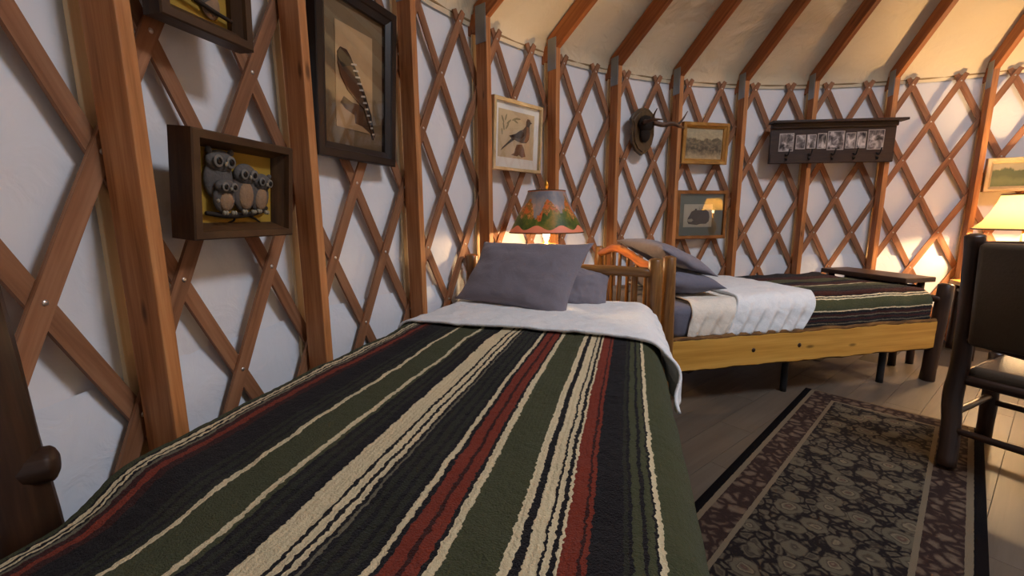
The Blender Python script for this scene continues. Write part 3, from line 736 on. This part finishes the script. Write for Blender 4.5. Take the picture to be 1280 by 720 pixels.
# feather picture
M_matb = plain('brown_mat', srgb(138, 116, 86), .85); M_paper = plain('buff_paper', srgb(206, 172, 128), .9); M_featherd = plain('feather_dark', srgb(52, 40, 32), .8, vary=.3); M_featherb = plain('feather_brown', srgb(104, 72, 48), .8, vary=.25); M_barb = plain('feather_white', srgb(214, 204, 188), .8)
fp = panel('feather_picture', -68.1, 3.60, 1.805, 'tall black framed picture of a barred feather in a brown mat', 'picture', 4, .025)
frame(fp, .50, .70, .062, -.028, .02, M_blackframe, inner_y=-.008)
sheet('mat', fp, -.20, .20, -.30, .30, .012, M_matb)
sheet('paper', fp, -.115, .115, -.215, .205, .009, M_paper)
def fpt(x, z): return (x, z)
prism('feather_shadow', [(-.09, -.115), (-.07, -.085), (-.02, -.10), (.045, -.10), (.085, -.15), (.105, -.215), (.045, -.19), (.0, -.185), (-.005, -.15), (-.06, -.135)], .0075, .008, M_featherb, fp)
fe = prism('feather', [(-.105, .085), (-.09, .105), (-.055, .105), (-.02, .07), (.02, .015), (.06, -.05), (.10, -.13), (.125, -.225), (.118, -.24), (.095, -.19), (.05, -.11), (.0, -.085), (-.05, -.055), (-.09, -.005), (-.105, .04)], .003, .007, M_featherb, fp)
prism('vane', [(-.105, .05), (-.105, .085), (-.09, .105), (-.055, .105), (-.03, .082), (-.005, .045), (-.04, .045), (-.08, .03)], .002, .003, M_featherd, fe)
prism('vane', [(-.03, .075), (-.005, .05), (.02, .015), (.06, -.05), (.10, -.13), (.125, -.225), (.112, -.21), (.085, -.14), (.045, -.06), (.0, .015)], .0015, .003, M_featherd, fe)
for i in range(12):
    f = i / 11; x = -.012 + .125 * f; z = .055 - .25 * f - .02 * f * f
    wd = .034 * (1 - .55 * f)
    prism('bar', [(x - wd * .55, z - .004), (x - wd * .5, z + .003), (x + wd * .45, z + .010 - .004 * f), (x + wd * .5, z + .002 - .004 * f)], .0005, .0016, M_barb, fe)
pane(fp, -.20, .20, -.30, .30, -.004)
# pigeon print
M_palegold = wood('pale_gilt', srgb(168, 140, 98), srgb(196, 170, 126), srgb(216, 194, 154), .4, 40, 6, knots=False, vary=.05)
M_whitemat = plain('cream_mat', srgb(250, 246, 238), .85, vary=.02); M_print = plain('aged_print', srgb(222, 196, 156), .9)
M_pig = plain('pigeon_grey', srgb(96, 84, 74), .9, vary=.3); M_pigb = plain('pigeon_breast', srgb(150, 112, 84), .9, vary=.2); M_stump = plain('stump_brown', srgb(140, 96, 66), .9, vary=.3); M_leaf = plain('sketch_olive', srgb(150, 134, 98), .9, vary=.2)
bp = panel('pigeon_print', -46.6, 3.60, 1.752, 'square pale framed print of a long tailed pigeon on a stump', 'picture', 3, .022)
frame(bp, .50, .47, .022, -.018, .015, M_palegold)
sheet('mat', bp, -.235, .235, -.22, .22, .006, M_whitemat)
sheet('paper', bp, -.19, .175, -.145, .165, .0035, M_print)
pg = prism('pigeon', [(-.165, -.105), (-.15, -.085), (-.06, -.015), (-.085, .0), (-.06, .008), (-.02, .02), (.02, .045), (.06, .06), (.085, .085), (.088, .115), (.10, .135), (.122, .132), (.132, .118), (.15, .11), (.13, .102), (.122, .085), (.128, .04), (.12, -.005), (.095, -.03), (.05, -.035), (.01, -.03), (-.03, -.02), (-.09, -.055)], .0005, .0022, M_pig, bp)
prism('breast', [(.09, .08), (.118, .08), (.124, .035), (.114, -.004), (.09, -.025), (.06, -.028), (.085, .01), (.095, .045)], -.0005, .0005, M_pigb, pg)
prism('wing', [(-.085, .0), (-.02, .02), (.03, .045), (.06, .04), (.07, .015), (.03, -.008), (-.03, -.008)], -.0005, .0005, M_featherd, pg)
prism('stump', [(-.06, -.125), (-.03, -.11), (-.005, -.05), (.05, -.045), (.07, -.07), (.09, -.125), (.05, -.135), (.02, -.118), (0, -.13)], .001, .0024, M_stump, bp)
for (x, z, q, s) in ((-.15, .10, .5, 1), (-.12, .115, -.3, .9), (-.14, .055, .2, 1), (-.105, .06, -.6, 1), (-.155, .02, .1, .8), (-.09, .09, -.9, 1), (-.03, .115, -1.2, 1.2), (.0, .12, -1.5, 1), (-.02, .10, -1.9, .9)):
    pts = [(x + s * (.006 * cos(b) * cos(q) - .026 * sin(b) * sin(q)), z + s * (.006 * cos(b) * sin(q) + .026 * sin(b) * cos(q))) for b in [2 * pi * i / 10 for i in range(10)]]
    prism('leaf', pts, .0012, .0026, M_leaf, bp)
pane(bp, -.228, .228, -.213, .213, -.008)
# landscape engraving
def scene_mat(name, sky, hill, land, accents, seed):
    t = NT(name); uv = t.mapping(t.obj(), (1, 1, 1), (seed, 0, 0)); sp = t.add('ShaderNodeSeparateXYZ'); t.l(uv, sp.inputs[0]); v = sp.outputs[2]
    n = t.noise(t.mapping(uv, (9, 1, 5)), 1, 5, .6); n2 = t.noise(t.mapping(uv, (26, 1, 40)), 1, 4, .65)
    h = t.math('ADD', v, t.math('MULTIPLY', t.math('SUBTRACT', n, .5), .16))
    c = t.ramp(t.math('ADD', t.math('MULTIPLY', h, 3.2), .5), [(.0, land), (.34, accents), (.46, hill), (.62, hill), (.66, sky), (1, sky)])
    c = t.mix(t.math('MULTIPLY', n2, .38), c, t.ramp(n2, [(.42, tuple(x * .25 for x in hill[:3]) + (1,)), (.6, land)]))
    return t.base(c, .6, .3)
lp_ = panel('landscape_engraving', -13.7, 3.60, 1.857, 'gilt framed brownish landscape engraving above the bear picture', 'picture', 2, .005)
frame(lp_, .49, .37, .048, -.025, .02, M_gold, inner_y=-.005)
sheet('inner_slip', lp_, -.205, .205, -.145, .145, .010, M_palegold)
sheet('painting', lp_, -.190, .190, -.130, .130, .007, scene_mat('engraving', srgb(172, 162, 132), srgb(96, 88, 72), srgb(196, 176, 138), srgb(70, 64, 54), 3))
# bear picture
M_bearframe = wood('brown_frame', srgb(96, 56, 24), srgb(134, 84, 40), srgb(160, 108, 58), .4, 40, 5, knots=False, vary=.05)
M_greymat = plain('sage_mat', srgb(122, 122, 104), .85, vary=.05); M_ivory = plain('ivory_print', srgb(206, 196, 172), .9); M_bear = plain('bear_brown', srgb(84, 66, 54), .9, bump=.1, vary=.35); M_bearl = plain('bear_muzzle', srgb(176, 158, 132), .9)
bq = panel('bear_picture', -13.5, 3.60, 1.205, 'brown framed print of a crouching bear in a sage green mat under glass', 'picture', 0, .004)
frame(bq, .55, .455, .032, -.018, .015, M_bearframe)
sheet('mat', bq, -.255, .255, -.21, .21, .006, M_greymat)
sheet('paper', bq, -.185, .125, -.115, .10, .0035, M_ivory)
be = prism('bear', [(-.145, -.06), (-.14, -.03), (-.12, .0), (-.105, .03), (-.07, .045), (-.02, .045), (.02, .05), (.055, .05), (.085, .025), (.095, -.02), (.09, -.06), (.06, -.085), (.0, -.085), (-.04, -.095), (-.09, -.09), (-.13, -.085)], .0005, .0022, M_bear, bq)
prism('muzzle', [(-.145, -.055), (-.14, -.04), (-.10, -.035), (-.08, -.05), (-.10, -.065), (-.135, -.065)], -.0005, .0005, M_bearl, be)
prism('ear', [(-.07, .04), (-.065, .058), (-.05, .058), (-.045, .043)], .0003, .002, M_bear, be)
for i, x in enumerate((-.02, -.005, .01)): prism('grass_blade', [(x, .05), (x + .004 * (i - 1), .085), (x + .006, .05)], .001, .0022, M_leaf, bq)
pane(bq, -.248, .248, -.203, .203, -.006)
# mounted antlers
M_plq = wood('plaque_wood', srgb(48, 34, 20), srgb(74, 54, 32), srgb(96, 74, 44), .4, 30, 3, knots=False, vary=.05, spec=.5)
M_fur = plain('dark_hide', srgb(38, 30, 24), .95, bump=.6, bscale=120, vary=.3); M_ant = wood('antler', srgb(58, 40, 30), srgb(92, 66, 50), srgb(130, 100, 78), .5, 30, 6, knots=False, vary=.05)
aq = panel('antler_mount', -24.6, 3.60, 1.925, 'small antlers mounted on a dark shield shaped plaque', 'mount', 3); aq.scale = (1.14, 1.14, 1.14)
sc_ = [(0, -.175), (.055, -.145), (.095, -.09), (.11, -.02), (.105, .045), (.125, .085), (.095, .13), (.045, .165), (0, .175), (-.045, .165), (-.095, .13), (-.125, .085), (-.105, .045), (-.11, -.02), (-.095, -.09), (-.055, -.145)]
prism('plaque', sc_, -.014, .012, M_plq, aq, .006)
prism('plaque_face', [(x * .84, z * .86) for x, z in sc_], -.022, -.012, M_plq, aq, .005)
blob('hide', (0, -.04, .055), (.07, .04, .06), M_fur, aq); blob('hide', (.0, -.035, -.02), (.045, .03, .06), M_fur, aq)
tube('antler', [(.045, -.075, .06), (.10, -.11, .045), (.16, -.14, .055), (.22, -.15, .04), (.275, -.15, .028)], [.019, .017, .016, .013, .006], M_ant, aq, wob=.2, seed=5, seg=10)
tube('antler_tine', [(.205, -.148, .045), (.245, -.155, .085), (.285, -.16, .15)], [.011, .008, .003], M_ant, aq, wob=.2, seed=6, seg=8)
tube('antler', [(-.045, -.075, .06), (-.075, -.13, .05), (-.075, -.20, .055), (-.045, -.26, .05)], [.017, .014, .012, .004], M_ant, aq, wob=.2, seed=7, seg=10)
tube('antler_tine', [(-.072, -.19, .055), (-.085, -.215, .09), (-.08, -.235, .125)], [.010, .007, .003], M_ant, aq, seg=8)
# photo coat rack
rk = panel('photo_coat_rack', 5.4, 3.50, 1.855, 'dark wooden coat rack with a shelf and a row of small grey photographs', 'coat rack', 0, -.008)
M_rack = wood('rack_wood', srgb(30, 17, 13), srgb(42, 25, 19), srgb(54, 35, 26), .65, 26, 2, knots=False, vary=.05, spec=.5)
box('back_panel', (1.085, .022, .36), M_rack, rk, (0, .0, 0), .004)
box('shelf', (1.15, .10, .022), M_rack, rk, (.015, -.035, .185), .004)
box('lower_rail', (1.075, .012, .085), M_rack, rk, (0, -.015, -.135), .003)
box('cornice', (1.085, .03, .04), M_rack, rk, (0, -.02, .155), .006)
def photo_mat(i):
    t = NT('photo_print'); n = t.noise(t.mapping(t.uv(), (17, 13, 1), (i * 3.7, i * 1.9, 0)), 1, 4, .55, .6)
    return t.base(t.ramp(n, [(.34, srgb(36, 32, 32)), (.5, srgb(120, 112, 110)), (.64, srgb(206, 198, 194))]), .45, .3)
M_pborder = plain('photo_border', srgb(176, 166, 160), .5)
xs = [(-.475, -.365, .075, -.065), (-.348, -.276, .06, -.048), (-.265, -.198, .062, -.045), (-.187, -.120, .07, -.048), (-.112, .012, .085, -.06), (.022, .094, .07, -.05), (.102, .172, .075, -.05), (.184, .303, .09, -.062)]
xs = [((x0 + .086) * 1.17 - .01, (x1 + .086) * 1.17 - .01, z0 * 1.1 + .004, z1 * 1.1 - .004) for x0, x1, z0, z1 in xs]
for i, (x0, x1, z0, z1) in enumerate(xs):
    b_ = sheet('photo_mount', rk, x0, x1, z1 + .005, z0 + .005, -.0125, M_pborder, .003)
    sheet('photo', b_, x0 + .006, x1 - .006, z1 + .011, z0 - .001, -.0145, photo_mat(i), .001)
for x in (-.40, -.20, .0, .19, .39):
    tube('hook', [(x, -.02, -.10), (x, -.055, -.115), (x + .002, -.07, -.09), (x + .004, -.075, -.06)], [.007, .006, .005, .007], M_black, rk, seg=8)
    tube('hook', [(x, -.02, -.135), (x, -.045, -.155), (x, -.055, -.14)], [.006, .005, .006], M_black, rk, seg=8)
# gilt landscape above the bell lamp
gl_ = panel('gilt_landscape', 29.2, 3.57, 1.53, 'wide gold framed painting of green hills above the bell shaded lamp', 'picture', 2, .03)
frame(gl_, .55, .285, .045, -.03, .02, M_palegold, inner_y=-.005)  # paler gilt here, with the lamp light on this frame put into the colour
sheet('painting', gl_, -.235, .235, -.10, .10, .006, scene_mat('hills', srgb(206, 196, 160), srgb(92, 106, 84), srgb(70, 86, 48), srgb(120, 130, 100), 8))

# ---------------------------------------------------------------- leather chair with log frame
CF = Vector((.89, .456, 0)).normalized(); CR_ = Vector((CF.y, -CF.x, 0))   # facing, and to the right
co = Vector((-.51, 1.30, 0)); WCH = .54
ch = empty('log_chair', co, (0, 0, atan2(CF.y, CF.x))); tag(ch, 'dark log frame chair with padded brown leather back and seat', 'chair')
# local: x = facing, y = left; left rear post at origin, right one at y = -WCH
for y in (0, -WCH):
    tube('rear_leg', [(-.125, y - .045, .025), (-.075, y - .03, .16), (-.02, y, .33), (.0, y, .50), (-.02, y, .75), (-.055, y, 1.0), (-.07, y, 1.10)], [.036, .037, .037, .036, .034, .033, .035], M_darklog, ch, wob=.12, seed=80 + y, seg=14)
    tube('front_leg', [(.50, y, 0.0), (.49, y, .25), (.48, y, .47)], [.032, .033, .032], M_darklog, ch, wob=.12, seed=82 + y, seg=12)
    tube('arm', [(-.02, y, .70), (.2, y, .70), (.46, y, .68), (.56, y, .665)], [.022, .024, .024, .02], M_darklog, ch, wob=.12, seed=84 + y, seg=10)
    tube('arm_post', [(.48, y, .46), (.47, y, .68)], .022, M_darklog, ch, wob=.1, seg=10)
    tube('stretcher', [(-.05, y, .24), (.49, y, .23)], .017, M_darklog, ch, wob=.1, seg=8)
tube('back_rail', [(-.065, 0, 1.055), (-.075, -WCH / 2, 1.065), (-.065, -WCH, 1.055)], .022, M_darklog, ch, wob=.1, seg=10)
tube('back_rail', [(-.012, 0, .62), (-.05, -WCH / 2, .60), (-.012, -WCH, .62)], .022, M_darklog, ch, wob=.12, seg=10)
tube('stretcher', [(-.075, 0, .19), (-.075, -WCH, .19)], .017, M_darklog, ch, wob=.1, seg=8)
tube('stretcher', [(.49, 0, .20), (.49, -WCH, .20)], .017, M_darklog, ch, wob=.1, seg=8)
tube('seat_rail', [(.0, 0, .42), (.0, -WCH, .42)], .024, M_darklog, ch, wob=.1, seg=10)
tube('seat_rail', [(.48, 0, .42), (.48, -WCH, .42)], .024, M_darklog, ch, wob=.1, seg=10)
for y in (0, -WCH): tube('seat_rail', [(.0, y, .42), (.48, y, .42)], .024, M_darklog, ch, wob=.1, seg=10)
st = soft_box('seat', -.0, .52, -WCH + .025, -.025, .40, .49, .035, M_leather, ch)
bk = soft_box('backrest', -.045, .02, -WCH + .03, -.03, .60, 1.075, .025, M_leather, ch); bk.rotation_euler = (0, radians(-7), 0); bk.location = (.042, 0, .01)
for v in bk.data.vertices: v.co.x -= .03 * (1 - ((v.co.y + WCH / 2) / (WCH / 2)) ** 2)

# ---------------------------------------------------------------- rug
RD_ = Vector((-.728, -.685, 0)).normalized(); RP = Vector((RD_.y * -1, RD_.x, 0)); RP = Vector((.685, -.728, 0)).normalized()
RW, RL = .84, 2.5; RA = Vector((-.605, 2.175, 0))
def rug_mat():
    t = NT('floral_rug'); uv = t.uv(); sp = t.add('ShaderNodeSeparateXYZ'); t.l(uv, sp.inputs[0]); x, y = sp.outputs[0], sp.outputs[1]
    d = t.math('MINIMUM', t.math('MINIMUM', x, t.math('SUBTRACT', RW, x)), t.math('ADD', t.math('MINIMUM', y, t.math('SUBTRACT', RL, y)), .042))
    d = t.math('ADD', d, t.math('MULTIPLY', t.math('SUBTRACT', t.noise(uv, 40, 2), .5), .006))
    def warp(scale, amp, src):
        n_ = t.add('ShaderNodeTexNoise'); n_.inputs['Scale'].default_value = scale; n_.inputs['Detail'].default_value = 2; t.l(src, n_.inputs['Vector'])
        k_ = t.add('ShaderNodeVectorMath', operation='SCALE'); k_.inputs['Scale'].default_value = amp; t.l(n_.outputs['Color'], k_.inputs[0])
        a_ = t.add('ShaderNodeVectorMath', operation='ADD'); t.l(src, a_.inputs[0]); t.l(k_.outputs[0], a_.inputs[1]); return a_.outputs[0]
    wv = warp(38, .022, warp(9, .06, uv))
    def vor(scale, feat='F1', rnd=.8):
        v_ = t.add('ShaderNodeTexVoronoi', feature=feat); v_.inputs['Scale'].default_value = scale; v_.inputs['Randomness'].default_value = rnd; t.l(wv, v_.inputs['Vector']); return v_.outputs['Distance']
    dk, md_, tp, lt = srgb(34, 28, 28), srgb(70, 61, 51), srgb(100, 90, 73), srgb(128, 114, 92)
    tone = t.noise(uv, 14, 3, .6)
    rings = t.ramp(vor(8.5), [(0.0, lt), (.07, srgb(90, 64, 54)), (.13, tp), (.17, lt), (.20, md_), (.25, tp), (.36, tp), (.39, md_), (.43, dk), (1, dk)])
    leaf = t.ramp(vor(21, 'DISTANCE_TO_EDGE'), [(.0, dk), (.07, dk), (.12, md_), (.20, tp), (.30, md_), (1, tp)])
    field = t.mix(t.math('GREATER_THAN', vor(8.5), .41), rings, leaf)
    field = t.mix(t.math('MULTIPLY', tone, .45), field, dk)
    band = t.ramp(vor(19, 'DISTANCE_TO_EDGE'), [(0, srgb(48, 36, 33)), (.10, srgb(56, 42, 38)), (.17, srgb(88, 72, 60)), (.30, srgb(112, 94, 78)), (1, srgb(84, 68, 58))])
    band = t.mix(t.math('MULTIPLY', t.noise(uv, 22, 2), .5), band, srgb(48, 34, 30))
    blk, beige = srgb(14, 12, 14), srgb(110, 96, 78)
    c = field
    for lim, cc in ((.188, beige), (.170, band), (.058, beige), (.036, blk)):
        c = t.mix(t.math('LESS_THAN', d, lim), c, cc)
    fz = t.noise(uv, 300, 2); c = t.mix(t.math('MULTIPLY', fz, .4), c, (0, 0, 0, 1))
    t.base(c, .95, .05); t.bump(fz, .4, .004); return t.m
rv_ = []; 
def rugf(u, v):
    p = RA + RP * (RW * u) + RD_ * (RL * v); return (p.x, p.y, .012)
rg = link('floral_rug', grid_me('floral_rug', rugf, 20, 60, rug_mat(), lambda u, v: (RW * u, RL * v)))
md = rg.modifiers.new('thickness', 'SOLIDIFY'); md.thickness = .011; md.offset = -1
tag(rg, 'dark floral runner rug with black border on the plank floor', 'rug')
if rg.data.polygons[0].normal.z < 0: rg.data.flip_normals()
